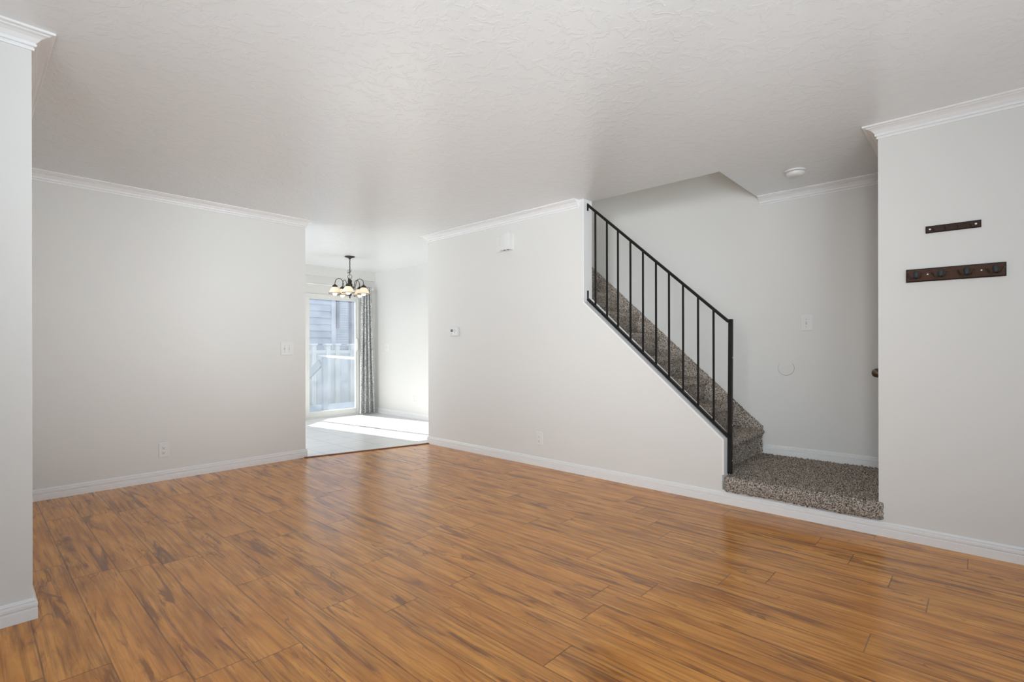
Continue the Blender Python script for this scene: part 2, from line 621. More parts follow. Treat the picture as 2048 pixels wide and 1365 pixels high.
# entry behind the right wall
YDOOR = 0.4465
YKNOB = 0.4215
KX = 4.05
struct('wall_entry', boxes((XB2, 3.90, YDOOR - 0.10, YDOOR, 0, CE), (3.90, 4.70, YDOOR - 0.10, YDOOR, 2.25, CE), (4.70, XC, YDOOR - 0.10, YDOOR, 0, CE)), M['wall'])
d2 = sempty('door_2')
bm = boxes((3.903, 4.697, YKNOB - 0.045, YKNOB, 0.215, 2.245), bev=0.003)
obj('door_slab', bm, M['trim'], d2)
bm = bmesh.new()
kz = 0.955
lathe(bm, [(0.0, 0.0), (0.032, 0.0), (0.033, 0.006), (0.020, 0.010), (0.0125, 0.014), (0.0125, 0.040), (0.016, 0.046), (0.024, 0.052), (0.0292, 0.064), (0.0300, 0.076), (0.027, 0.088), (0.019, 0.098), (0.009, 0.1025), (0.0, 0.1035)], (KX, YKNOB, kz), 28, 'y')
o = obj('door_knob', bm, M['knob'], d2, True)
o['label'] = 'antique brass round door knob'

# dining room shell
DX0, DX1, DZ = 2.72, 4.598, 1.995     # slider rough opening
struct('wall_far', boxes((0.9, DX0, YF, YF + 0.15, 0, CE), (DX1, XD, YF, YF + 0.15, 0, CE), (DX0, DX1, YF, YF + 0.15, DZ, CE)), M['wall'])
struct('trim_1', boxes((0.9, XD, YF - 0.035, YF, 2.285, CE)), M['wall'])
struct('wall_dining', boxes((XD, XD + 0.12, YE - 0.13, YF + 0.15, 0, CE)), M['wall'])
struct('wall_kitchen', boxes((0.78, 0.9, YA2, 5.65, 0, CE), (0.78, 0.9, 7.55, YF + 0.15, 0, CE), (0.78, 0.9, 5.65, 7.55, 0, 0.75), (0.78, 0.9, 5.65, 7.55, 2.25, CE)), M['wall'])
# room behind the camera, with its two window openings
struct('wall_rear', boxes((SB - 0.12, -3.9, RB - 0.12, RB, 0, CE), (2.7, XB2, RB - 0.12, RB, 0, CE), (-3.9, 2.7, RB - 0.12, RB, 0, 0.35), (-3.9, 2.7, RB - 0.12, RB, 2.33, CE)), M['wall'])
struct('wall_side', boxes((SB - 0.12, SB, RB, -4.1, 0, CE), (SB - 0.12, SB, 1.7, YN + 0.12, 0, CE), (SB - 0.12, SB, -4.1, 1.7, 0, 0.35), (SB - 0.12, SB, -4.1, 1.7, 2.33, CE)), M['wall'])

# ------------------------------------------------------------------ crown mouldings and baseboards
CROWN = [(0, -0.072), (0.007, -0.072), (0.009, -0.064), (0.0055, -0.061), (0.0055, -0.0585), (0.014, -0.056), (0.016, -0.048), (0.0125, -0.0455), (0.0125, -0.043), (0.019, -0.037), (0.028, -0.026), (0.040, -0.0185), (0.053, -0.0150), (0.053, -0.0120), (0.060, -0.0095), (0.068, -0.0095), (0.070, -0.007), (0.070, 0.0), (0, 0)]
BASE = [(0, 0), (0.015, 0), (0.015, 0.041), (0.0145, 0.043), (0.009, 0.0455), (0.009, 0.0490), (0.0145, 0.0525), (0.015, 0.054), (0.015, 0.065), (0.0140, 0.067), (0.0075, 0.0695), (0.0075, 0.0725), (0.011, 0.0755), (0.0085, 0.083), (0.003, 0.086), (0, 0.086)]
struct('trim_2', sweep([(SB, YN), (XN, YN), (XN, YA)], CROWN, -1, CE), M['trim'])
struct('trim_3', sweep([(XN + 0.07, YA), (XJ, YA), (XJ, YA2)], CROWN, -1, CE), M['trim'])
struct('trim_4', sweep([(XB, YP + 0.045), (XB, YE), (XB2, YE)], CROWN, 1, CE), M['trim'])
struct('trim_5', sweep([(XB, RB), (XB, YR), (XC - 0.0705, YR)], CROWN, 1, CE), M['trim'])
struct('trim_6', sweep([(XC, YR + 0.0), (XC, YH0 - 0.01)], CROWN, 1, CE), M['trim'])
struct('baseboard_left', sweep([(SB, YN), (XN, YN), (XN, YA)], BASE, -1, 0), M['trim'])
struct('baseboard_back', sweep([(XN + 0.015, YA), (XJ, YA), (XJ, YA2)], BASE, -1, 0), M['trim'])
struct('baseboard_stair', sweep([(XB, 0.70), (XB, YE), (XB2, YE)], BASE, 1, 0), M['trim'])
struct('baseboard_right', sweep([(XB, RB), (XB, 0.6996)], BASE, 1, 0), M['trim'])
struct('baseboard_stairwell', sweep([(XC, YR), (XC, 1.41)], BASE, 1, 0.196), M['trim'])
struct('baseboard_dining', sweep([(XD, YE), (XD, YF), (DX1 + 0.002, YF)], BASE, 1, 0), M['trim'])

# cap on the knee wall: sloping board, end board, side casing
sl = (ZK1 - ZK0) / (YP - YK)
ang = math.atan(sl)
cap_t = 0.012
nv = Vector((-math.sin(ang), math.cos(ang)))      # normal of slope in (y, z)
p1 = Vector((YP, ZK1))
p0 = Vector((YK, ZK0))
bm = bmesh.new()
ov = 0.004
prism(bm, [(YP, ZK1), (YP, ZK1 + cap_t / math.cos(ang)), (YK - cap_t, ZK0 + 0.010), (YK - cap_t, 0.205), (YK, 0.205), (YK, ZK0)], 0, XB - ov, XB2 + ov)
struct('trim_7', bm, M['trim'])
# thin lip following the slope on the room side, and short vertical casing at the low end
bm = bmesh.new()
lw = 0.011
prism(bm, [(YP, ZK1), (YK, ZK0), (YK, 0.135), (YK + 0.050, 0.135), (YK + 0.050, ZK0 - 0.03), (YP, ZK1 - lw / math.cos(ang))], 0, XB - 0.0035, XB)
struct('trim_8', bm, M['wall'])
bm = bmesh.new()
prism(bm, [(YP - 0.01, ZK1 + 0.006), (YP - 0.01, ZK1 + 0.040), (YK + 0.02, ZK0 + 0.052), (YK + 0.02, ZK0 + 0.022)], 0, XB2 - 0.012, XB2 + ov)
struct('trim_11', bm, M['trim'])
struct('trim_9', boxes((XB - 0.002, XB2 + 0.002, YP - 0.008, YP, ZK1 + 0.01, CE), bev=0.0015), M['trim'])

# threshold strip between laminate and tile
a, b = Vector(TH0), Vector(TH1)
tdir = (b - a).normalized()
tn = Vector((tdir.y, -tdir.x))
bm = bmesh.new()
sweep([a - tdir * 0.0, b], [(-0.022, 0.0), (-0.018, 0.006), (-0.006, 0.010), (0.006, 0.010), (0.018, 0.006), (0.022, 0.0)], 1, 0.0, bm)
struct('trim_10', bm, M['threshold'])

# ------------------------------------------------------------------ stairs (carpet)
RISE, RUN, ZL = 0.212, 0.2365, 0.200
Y1 = 1.385
NST = 12


def carpet_profile(pts, x0, x1, res=0.0075, amp=0.0042, swap=False, ends=True, fuzz_seed=0):
    """fuzzy carpet skin: a polyline of (y,z) rounded points swept in x"""
    r = np.random.RandomState(100 + fuzz_seed)
    P = np.array(pts, float)
    seg = np.sqrt(((P[1:] - P[:-1]) ** 2).sum(1))
    L = np.concatenate([[0], np.cumsum(seg)])
    n = max(2, int(L[-1] / res))
    s = np.linspace(0, L[-1], n)
    py, pz = np.interp(s, L, P[:, 0]), np.interp(s, L, P[:, 1])
    ty, tz = np.gradient(py), np.gradient(pz)
    ln = np.sqrt(ty ** 2 + tz ** 2) + 1e-9
    ny, nz = tz / ln, -ty / ln
    m_ = max(2, int((x1 - x0) / res))
    xs = np.linspace(x0, x1, m_)
    X, SY = np.meshgrid(xs, py)
    _, SZ = np.meshgrid(xs, pz)
    _, NY = np.meshgrid(xs, ny)
    _, NZ = np.meshgrid(xs, nz)
    d = r.normal(0, amp, X.shape)
    sg = -1.0
    SY = SY + sg * NY * d + r.normal(0, res * 0.18, X.shape)
    SZ = SZ + sg * NZ * d + r.normal(0, res * 0.18, X.shape)
    X = X + r.normal(0, res * 0.22, X.shape)
    return X, SY, SZ


def grid_mesh(name, X, Y, Z):
    n, m_ = X.shape
    vs = np.stack([X.ravel(), Y.ravel(), Z.ravel()], 1)
    i = np.arange(n * m_).reshape(n, m_)
    f = np.stack([i[:-1, :-1].ravel(), i[:-1, 1:].ravel(), i[1:, 1:].ravel(), i[1:, :-1].ravel()], 1)
    me = bpy.data.meshes.new(name)
    me.from_pydata(vs.tolist(), [], f.tolist())
    me.update()
    return me


def arc(cy, cz, r, a0, a1, n=8):
    return [(cy + r * math.cos(math.radians(a0 + (a1 - a0) * k / n)), cz + r * math.sin(math.radians(a0 + (a1 - a0) * k / n))) for k in range(n + 1)]


stairs = thing('carpeted_staircase', 'brown speckled carpeted staircase climbing left behind black railing', 'stairs', (0, 0, 0))
# landing: rolls over its edge towards the room (profile runs in x, swept in y)
XNOSE = 3.678
ncx, ncz, nr = XNOSE + 0.030, ZL - 0.030, 0.030
lp = [(XC - 0.002, ZL)] + [(x, ZL) for x in np.linspace(XC - 0.05, ncx + 0.01, 30)] + arc(ncx, ncz, nr, 90, 180) + [(XNOSE - 0.001, 0.14), (XNOSE + 0.004, 0.118)] + arc(XNOSE + 0.020, 0.112, 0.016, 180, 300, 5) + [(XB + 0.004, 0.100)]
Xg, Yg, Zg = carpet_profile(lp, 0.0, 1.0, 0.0068, 0.0040)
n_prof = Xg.shape[0]
ny_ = int((1.352 - 0.430) / 0.0068)
r = np.random.RandomState(5)
P = np.array(lp)
seg = np.sqrt(((P[1:] - P[:-1]) ** 2).sum(1))
L = np.concatenate([[0], np.cumsum(seg)])
s = np.linspace(0, L[-1], n_prof)
px_, pz_ = np.interp(s, L, P[:, 0]), np.interp(s, L, P[:, 1])
tx, tz = np.gradient(px_), np.gradient(pz_)
ln = np.hypot(tx, tz)
nx, nz = tz / ln, -tx / ln
YY = np.linspace(0.0, 1.0, ny_)
A, T = np.meshgrid(px_, YY, indexing='ij')
B_, _ = np.meshgrid(pz_, YY, indexing='ij')
NX, _ = np.meshgrid(nx, YY, indexing='ij')
NZ, _ = np.meshgrid(nz, YY, indexing='ij')
# the roll over the wall is wider than the well behind it
front = np.clip((XB + 0.004 - A) / 0.03, 0, 1)
lo = np.where(A < XB - 0.001, 0.422, YR + 0.004)
hi = np.where(A < XB2 + 0.002, 1.352, Y1 + 0.035)
Yc = lo + (hi - lo) * T
wend = np.clip(np.minimum(T * (hi - lo), (1 - T) * (hi - lo)) / 0.024, 0, 1)
shrink = (1 - np.sqrt(1 - (1 - wend) ** 2)) * np.clip((XB2 - A) / 0.02, 0, 1)
A = A + np.maximum(XB + 0.004 - A, 0) * shrink
B_ = B_ - 0.014 * shrink * np.clip((B_ - 0.12) / 0.05, 0, 1)
dd = r.normal(0, 0.0040, A.shape)
A2 = A - NX * dd * -1 + r.normal(0, 0.0014, A.shape)
Z2 = B_ + np.abs(NZ) * dd + r.normal(0, 0.0014, A.shape)
me = grid_mesh('landing', A2, Yc + r.normal(0, 0.0014, A.shape), Z2)
obj('landing', me, M['carpet'], stairs, 'all')
# end caps of the roll
for yy in (0.438, 1.336):
    bm = bmesh.new()
    pts = [(x, z) for x, z in lp if x < XB + 0.001] + [(XB, 0.104), (XB, ZL)]
    vs = [bm.verts.new((x, yy, z)) for x, z in pts]
    bm.faces.new(vs)
    obj('landing_edge', bm, M['carpet'], stairs)

for k in range(1, NST + 1):
    yk = Y1 + RUN * (k - 1)
    zk = ZL + RISE * k
    rad = 0.030
    pts = [(yk + 0.038, zk - RISE - 0.004), (yk + 0.034, zk - 0.110), (yk + 0.030, zk - 0.072), (yk + 0.016, zk - 0.060)] + list(reversed(arc(yk + rad, zk - rad, rad, 90, 195, 8))) + [(yk + 0.08, zk + 0.001), (yk + RUN + 0.03, zk)]
    if k < 9:
        X, Y, Z = carpet_profile(pts, XB2 + 0.004, XC - 0.002, 0.0075, 0.0036, fuzz_seed=k)
        me = grid_mesh('step', X, Y, Z)
        obj('step', me, M['carpet'], stairs, 'all')
    else:
        bm = bmesh.new()
        prev = None
        for (y, z) in pts:
            v = (bm.verts.new((XB2 + 0.004, y, z)), bm.verts.new((XC - 0.002, y, z)))
            if prev:
                bm.faces.new((prev[0], prev[1], v[1], v[0]))
            prev = v
        obj('step', bm, M['carpet'], stairs)
# carpeted skirt along the far wall
ya, yb = Y1 + 0.004, Y1 + RUN * NST
za = 0.422
slope = 0.8985
nfs = 330
hh = np.linspace(0, 1, 26)
Yl = np.linspace(ya, yb, int((yb - ya) / 0.0085))
HY_, YG = np.meshgrid(np.linspace(0, 1, 34), Yl)
top = za + slope * (YG - ya) + 0.004
bot = np.maximum(ZL, top - 0.30)
r = np.random.RandomState(77)
# front face (hh 0..0.85) then rolls over to the wall (0.85..1)
fz = np.clip(HY_ / 0.85, 0, 1)
ro_ = np.clip((HY_ - 0.85) / 0.15, 0, 1)
Xs = XC - 0.036 + 0.036 * ro_ ** 1.5 + r.normal(0, 0.0028, HY_.shape)
Zs = bot + (top - bot) * fz + 0.006 * np.sin(PI * ro_) + r.normal(0, 0.0034, HY_.shape)
Xs = np.minimum(Xs, XC - 0.001)
me = grid_mesh('skirt', Xs, YG + r.normal(0, 0.002, HY_.shape), Zs)
obj('skirt', me, M['carpet'], stairs, 'all')

# ------------------------------------------------------------------ black stair railing
rail = thing('stair_railing', 'black metal stair railing with square balusters on the sloping white wall', 'railing', (0, 0, 0))
RX = 3.768
PY = 1.341
tz0, tz1 = 1.312, 2.398           # top rail at post and at wall
ty0, ty1 = PY, YP - 0.008
bsl = sl
by0, by1 = PY, YP - 0.010
off = 0.032
bz = lambda y: ZK0 + (y - YK) * sl + off + cap_t
tzf = lambda y: tz0 + (tz1 - tz0) * (y - ty0) / (ty1 - ty0)
bm = bmesh.new()
bar(bm, (RX, ty0, tzf(ty0)), (RX, ty1, tzf(ty1)), 0.020, 0.020)
obj('top_rail', bm, M['black_steel'], rail)
bm = bmesh.new()
bar(bm, (RX, by0, bz(by0)), (RX, by1, bz(by1)), 0.026, 0.020)
obj('bottom_rail', bm, M['black_steel'], rail)
pz = 0.205
xb_, xt_ = 3.782, 3.800
bm = bmesh.new()
bar(bm, (xb_, PY - 0.002, pz), (xt_, PY - 0.004, 1.330), 0.027, 0.027, (0, 1, 0))
obj('newel_post', bm, M['black_steel'], rail)
for y in (2.4825, 2.3652, 2.2568, 2.138, 2.0236, 1.909, 1.7986, 1.6841, 1.5664, 1.4497):
    bm = bmesh.new()
    bar(bm, (RX, y, bz(y)), (RX, y, tzf(y)), 0.0125, 0.0125, (0, 1, 0))
    obj('baluster', bm, M['black_steel'], rail)
for z0, z1 in ((tzf(ty1) - 0.055, tzf(ty1) + 0.012), (bz(by1) - 0.01, bz(by1) + 0.075)):
    bm = bmesh.new()
    box(bm, RX - 0.011, RX + 0.011, YP - 0.0135, YP - 0.0085, z0, z1, bev=0.002)
    lathe(bm, [(0.0, 0.004), (0.004, 0.003), (0.005, 0.0)], (RX, YP - 0.0135, (z0 + z1) / 2 + (-0.018 if z0 > 2 else 0.018)), 10, 'y', -1)
    obj('wall_bracket', bm, M['black_steel'], rail)
for z in (0.30, 0.56, 1.05):
    bm = bmesh.new()
    lathe(bm, [(0.0, 0.003), (0.003, 0.002), (0.004, 0.0)], (xb_ + (z - pz) * 0.018, PY - 0.0175, z), 8, 'y', -1)
    obj('screw', bm, M['screw'], rail)

# ------------------------------------------------------------------ wall hook boards
def rack(name, label, cat, y0, y1, z0, z1, mat, thick):
    t = thing(name, label, cat, (XB, (y0 + y1) / 2, (z0 + z1) / 2))
    W, H = (y1 - y0), (z1 - z0)
    bm = bmesh.new()
    # bevelled board: local -x is out of the wall
    b_ = min(0.006, H * 0.12)
    rings = []
    for d, i in ((0.0, 0.0), (thick * 0.55, 0.0), (thick * 0.7, b_ * 0.5), (thick, b_)):
        rings.append([bm.verts.new((-d, sy * (W / 2 - i), sz * (H / 2 - i))) for sy, sz in ((-1, -1), (1, -1), (1, 1), (-1, 1))])
    for q, w in zip(rings, rings[1:]):
        for k in range(4):
            bm.faces.new((q[k], q[(k + 1) % 4], w[(k + 1) % 4], w[k]))
    bm.faces.new(rings[0])
    bm.faces.new(rings[-1])
    o = obj('board', bm, mat, t)
    o.data.materials.append(M['edge_wood'])
    for p in o.data.polygons:
        if abs(p.normal.x) < 0.93:
            p.material_index = 1
    return t, W, H


def screw(t, y, z, x, r_):
    bm = bmesh.new()
    lathe(bm, [(0, 0.0025), (r_ * 0.25, 0.0022), (r_ * 0.3, 0.0016), (r_ * 0.7, 0.0018), (r_, 0.0)], (x, y, z), 14, 'x', -1)
    obj('screw', bm, M['screw'], t, True)


TK = 0.016
t, W, H = rack('coat_hook_rack', 'walnut coat rack with four double hooks on the right wall', 'coat rack', -0.102, 0.314, 1.4965, 1.5705, M['walnut'], TK)


def double_hook(t, y, z):
    bm = bmesh.new()
    # shaped backplate: rounded top, narrowing foot
    pts = []
    for k in range(25):
        a_ = 2 * PI * k / 24
        w = 0.0125 * (1 + 0.10 * math.sin(a_))
        pts.append((y + w * math.cos(a_), z + 0.004 + (0.020 if math.sin(a_) > 0 else 0.026) * math.sin(a_)))
    pts = pts[:-1]
    v0 = [bm.verts.new((-TK, p[0], p[1])) for p in pts]
    v1 = [bm.verts.new((-TK - 0.003, p[0], p[1])) for p in pts]
    v2 = [bm.verts.new((-TK - 0.005, y + (p[0] - y) * 0.8, z + (p[1] - z) * 0.85)) for p in pts]
    n = len(pts)
    for q, w in ((v0, v1), (v1, v2)):
        for k in range(n):
            bm.faces.new((q[k], q[(k + 1) % n], w[(k + 1) % n], w[k]))
    bm.faces.new(v2)
    bm.faces.new(v0)
    h = obj('double_hook', bm, M['hook'], t, True)
    for s in (-1, 1):
        bm = bmesh.new()
        path, rad = [], []
        for k in range(13):
            f = k / 12
            a_ = f * PI * 0.62
            path.append((-TK - 0.004 - 0.028 * math.sin(f * PI * 0.62) * (0.6 + 0.4 * f), y + s * (0.003 + 0.0285 * f ** 0.9), z - 0.018 - 0.006 * math.sin(f * PI) + 0.022 * f ** 2.2))
            rad.append(0.0048 - 0.0008 * f)
        tube(bm, path, rad, 8)
        bmesh.ops.create_uvsphere(bm, u_segments=10, v_segments=8, radius=0.0054, matrix=Matrix.Translation(path[-1]))
        o = obj('prong', bm, M['hook_brown'], h, True)


hy = [0.269, 0.161, 0.053, -0.061]      # world y of the four hooks (photo order left to right)
mid = (-0.102 + 0.314) / 2
for i, yw in enumerate(hy):
    double_hook(t, yw - mid, 0.002)
for yw in (0.2165, -0.0065):
    screw(t, yw - mid, 0.002, -TK, 0.0042)

t, W, H = rack('key_hook_rack', 'small dark key rack with four tiny hooks above the coat rack', 'key rack', -0.006, 0.226, 1.7685, 1.8080, M['espresso'], 0.012)
mid = (-0.006 + 0.226) / 2
for yw in (0.190, 0.139, 0.0875, 0.034):
    bm = bmesh.new()
    y = yw - mid
    tube(bm, [(-0.012, y, 0.006), (-0.018, y, 0.005), (-0.021, y, 0.000), (-0.021, y, -0.006), (-0.024, y, -0.011), (-0.029, y, -0.0125), (-0.033, y, -0.010), (-0.035, y, -0.004)], 0.0017, 8)
    lathe(bm, [(0, 0.002), (0.004, 0.0015), (0.0045, 0.0)], (-0.012, y, 0.006), 10, 'x', -1)
    obj('key_hook', bm, M['hook_brown'], t, True)
for yw in (0.207, 0.0155):
    screw(t, yw - mid, 0.0, -0.012, 0.0052)

# ------------------------------------------------------------------ wall plates. local frame: u along the wall, -n out of the wall


def frame_on(axis, x, y, z):
    """Matrix whose local X runs along the wall (to the right seen from the room), Y out of the wall, Z up"""
    if axis == 'A':     # faces -y, right is +x
        mm = Matrix(((1, 0, 0), (0, -1, 0), (0, 0, 1)))
        mm = Matrix((( -1, 0, 0), (0, -1, 0), (0, 0, 1)))
    else:               # faces -x, right is -y
        mm = Matrix(((0, -1, 0), (1, 0, 0), (0, 0, 1)))
    q = mm.to_4x4()
    q.translation = (x, y, z)
    return q


def plate(bm, w, h, t_=0.006, b_=0.004):
    rings = []
    for d, i in ((0, 0), (t_ * 0.4, 0), (t_ * 0.85, b_ * 0.6), (t_, b_ * 1.3)):
        rings.append([bm.verts.new((sx * (w / 2 - i), d, sz * (h / 2 - i))) for sx, sz in ((-1, -1), (1, -1), (1, 1), (-1, 1))])
    for q, w_ in zip(rings, rings[1:]):
        for k in range(4):
            bm.faces.new((q[k], q[(k + 1) % 4], w_[(k + 1) % 4], w_[k]))
    bm.faces.new(rings[0])
    bm.faces.new(rings[-1])


def place(t, axis, x, y, z):
    t.matrix_world = frame_on(axis, x, y, z)


def outlet(label, axis, x, y, z, w=0.076, h=0.126):
    t = thing('wall_outlet', label, 'outlet')
    bm = bmesh.new()
    plate(bm, w, h)
    obj('cover_plate', bm, M['plastic'], t)
    for s in (-1, 1):
        bm = bmesh.new()
        cz = s * 0.0195
        lathe(bm, [(0.0, 0.0085), (0.0155, 0.0085), (0.0168, 0.0075), (0.0172, 0.005)], (0, 0, cz), 20, 'y')
        rc = obj('receptacle', bm, M['plastic'], t, True)
        bm = bmesh.new()
        for sx, hh_ in ((-0.0063, 0.0045), (0.0063, 0.0037)):
            box(bm, sx - 0.0012, sx + 0.0012, 0.0083, 0.0089, cz + 0.003 - hh_, cz + 0.003 + hh_)
        lathe(bm, [(0, 0.0089), (0.0024, 0.0089), (0.0024, 0.0083)], (0, 0, cz - 0.0085), 10, 'y')
        obj('slot', bm, M['plastic_dark'], rc)
    bm = bmesh.new()
    lathe(bm, [(0, 0.0072), (0.002, 0.007), (0.003, 0.006)], (0, 0, 0), 10, 'y')
    obj('screw', bm, M['plastic'], t)
    place(t, axis, x, y, z)
    return t


def switch(label, axis, x, y, z, w, h, xs, flips):
    t = thing('light_switch', label, 'light switch')
    bm = bmesh.new()
    plate(bm, w, h)
    obj('cover_plate', bm, M['plastic'], t)
    for sx, fl in zip(xs, flips):
        bm = bmesh.new()
        box(bm, sx - 0.0052, sx + 0.0052, 0.0058, 0.0066, -0.012, 0.012)
        obj('slot', bm, M['grey_button'], t)
        bm = bmesh.new()
        prism(bm, [(0.0062, -0.0095), (0.0062, 0.0095), (0.009, 0.0075 if fl > 0 else 0.002), (0.017, 0.010 if fl > 0 else -0.006), (0.017, 0.006 if fl > 0 else -0.010), (0.009, -0.002 if fl > 0 else -0.0075)], 0, sx - 0.0042, sx + 0.0042)
        obj('toggle', bm, M['plastic'], t)
        for zz in (-0.030, 0.030):
            bm = bmesh.new()
            lathe(bm, [(0, 0.0074), (0.002, 0.0072), (0.0030, 0.006)], (sx, 0, zz), 10, 'y')
            obj('screw', bm, M['grey_button'], t)
    place(t, axis, x, y, z)
    return t


outlet('white double outlet low on the left wall near its baseboard', 'A', 1.154, YA, 0.2585)
outlet('white double outlet low on the wall below the stairs', 'B', XB, 3.077, 0.262)
outlet('white outlet low on the dining room wall by the curtain', 'B', XD, 6.637, 0.300, 0.074, 0.120)
switch('white double light switch plate beside the dining room opening', 'A', 2.1995, YA, 1.1195, 0.124, 0.130, (-0.024, 0.024), (-1, 1))
switch('white single light switch on the wall behind the stair landing', 'B', XC, 1.0565, 1.3255, 0.083, 0.131, (0,), (1,))
switch('white light switch on the dining room wall past the curtain', 'B', XD, 7.417, 1.131, 0.105, 0.118, (-0.022, 0.022), (-1, -1))

# round patch outline on the stairwell wall
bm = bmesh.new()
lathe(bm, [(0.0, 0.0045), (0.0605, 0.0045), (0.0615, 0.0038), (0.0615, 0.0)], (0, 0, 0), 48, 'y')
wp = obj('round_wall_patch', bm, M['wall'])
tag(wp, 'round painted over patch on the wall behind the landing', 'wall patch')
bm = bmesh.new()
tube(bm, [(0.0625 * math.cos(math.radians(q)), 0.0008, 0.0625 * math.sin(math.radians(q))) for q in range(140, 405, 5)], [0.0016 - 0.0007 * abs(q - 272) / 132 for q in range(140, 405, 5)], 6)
obj('edge_gap_shade', bm, plain('grey_gap_shade', (0.22, 0.21, 0.20), 0.8), wp)  # shadow gap round the patch, put in as a dark grey tube
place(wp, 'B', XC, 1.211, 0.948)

# thermostat
t = thing('thermostat', 'small white thermostat with dark screen on the stair wall', 'thermostat')
bm = bmesh.new()
box(bm, -0.064, 0.064, 0, 0.030, -0.047, 0.047, bev=0.006)
obj('body', bm, M['plastic'], t, True)
bm = boxes((0.012, 0.050, 0.0295, 0.0308, -0.004, 0.026))
obj('display', bm, M['lcd'], t)
for cx_, cz_, w_, h_ in ((-0.018, 0.026, 0.007, 0.012), (-0.018, -0.006, 0.007, 0.012), (-0.004, 0.010, 0.012, 0.007), (-0.032, 0.010, 0.012, 0.007)):
    bm = boxes((cx_ - w_ / 2, cx_ + w_ / 2, 0.0298, 0.0318, cz_ - h_ / 2, cz_ + h_ / 2))
    obj('button', bm, M['grey_button'], t)
bm = boxes((0.026, 0.038, 0.0298, 0.0304, -0.032, -0.018))
o = obj('door_mark', bm, plain('pale_grey_print', (0.55, 0.55, 0.53), 0.5), t)
place(t, 'B', XB, 4.285, 1.306)

# door chime box
t = thing('door_chime', 'white door chime box high on the stair wall', 'door chime')
bm = bmesh.new()
box(bm, -0.118, 0.118, 0, 0.010, -0.082, 0.080, bev=0.003)
obj('back_plate', bm, M['plastic'], t)
bm = bmesh.new()
box(bm, -0.116, 0.012, 0.008, 0.068, -0.080, 0.080, bev=0.004)
obj('cover', bm, M['plastic'], t, True)
for sx in (-0.030, -0.078):
    bm = bmesh.new()
    lathe(bm, [(0, 0.0), (0.0115, 0.0), (0.0115, 0.003), (0.0, 0.003)], (sx, 0.040, -0.0815), 14, 'z')
    obj('sound_hole', bm, M['plastic_dark'], t)
place(t, 'B', XB, 3.524, 2.182)

# smoke detector
t = thing('smoke_detector', 'round white smoke detector on the ceiling above the landing', 'smoke detector', (4.205, 1.010, CE))
bm = bmesh.new()
lathe(bm, [(0, 0.0), (0.073, 0.0), (0.073, -0.010), (0.068, -0.012), (0, -0.012)], (0, 0, 0), 36)
obj('base', bm, M['plastic'], t, True)
bm = bmesh.new()
lathe(bm, [(0.0, -0.010), (0.058, -0.010), (0.058, -0.0165), (0, -0.0165)], (0, 0, 0), 36)
obj('vent_ring', bm, M['plastic_dark'], t, True)
bm = bmesh.new()
lathe(bm, [(0, -0.015), (0.064, -0.015), (0.065, -0.022), (0.060, -0.034), (0.050, -0.042), (0.030, -0.045), (0.0, -0.0455)], (0, 0, 0), 36)
obj('cover', bm, M['plastic'], t, True)

# ------------------------------------------------------------------ sliding glass door
d1 = sempty('door_1')
FY0, FY1 = YF - 0.012, YF + 0.11
obj('frame', boxes((DX0, DX0 + 0.045, FY0, FY1, 0, DZ), (DX1 - 0.045, DX1, FY0, FY1, 0, DZ), (DX0 + 0.045, DX1 - 0.045, FY0 + 0.001, FY1, DZ - 0.045, DZ), (DX0 + 0.045, DX1 - 0.045, FY0 + 0.001, FY1, 0, 0.022), bev=0.002), M['vinyl_frame'], d1)
# sliding panel seen through the opening
px0, px1 = 3.635, 4.572
sy0, sy1 = YF + 0.004, YF + 0.042
obj('sliding_panel', boxes((px0, 3.708, sy0, sy1, 0.022, DZ - 0.03), (4.515, px1, sy0, sy1, 0.022, DZ - 0.03), (3.708, 4.515, sy0 + 0.001, sy1 - 0.001, 0.022, 0.108), (3.708, 4.515, sy0 + 0.001, sy1 - 0.001, 1.915, DZ - 0.03), bev=0.002), M['vinyl_frame'], d1)
obj('glass_pane', boxes((3.704, 4.519, YF + 0.021, YF + 0.025, 0.104, 1.919)), M['glass'], d1)
fx0, fx1 = DX0 + 0.03, 3.700
fy0, fy1 = YF + 0.052, YF + 0.090
obj('fixed_panel', boxes((fx0, fx0 + 0.06, fy0, fy1, 0.022, DZ - 0.03), (3.632, fx1, fy0, fy1, 0.022, DZ - 0.03), (fx0 + 0.06, 3.632, fy0 + 0.001, fy1 - 0.001, 0.022, 0.10), (fx0 + 0.06, 3.632, fy0 + 0.001, fy1 - 0.001, 1.915, DZ - 0.03), bev=0.002), M['vinyl_frame'], d1)
obj('glass_pane', boxes((fx0 + 0.056, 3.636, YF + 0.069, YF + 0.073, 0.096, 1.919)), M['glass'], d1)
bm = bmesh.new()
hx = 4.546
box(bm, hx - 0.020, hx + 0.014, sy0 - 0.010, sy0, 1.06, 1.30, bev=0.004)
tube(bm, [(hx - 0.010, sy0 - 0.008, 1.275), (hx - 0.022, sy0 - 0.035, 1.265), (hx - 0.026, sy0 - 0.050, 1.23), (hx - 0.026, sy0 - 0.052, 1.18), (hx - 0.026, sy0 - 0.050, 1.13), (hx - 0.022, sy0 - 0.035, 1.095), (hx - 0.010, sy0 - 0.008, 1.085)], 0.010, 10)
obj('door_handle', bm, M['plastic'], d1, True)
bm = boxes((4.485, 4.502, sy0 - 0.012, sy0 + 0.001, 1.985, 2.005), bev=0.003)
obj('latch', bm, M['plastic_dark'], d1)

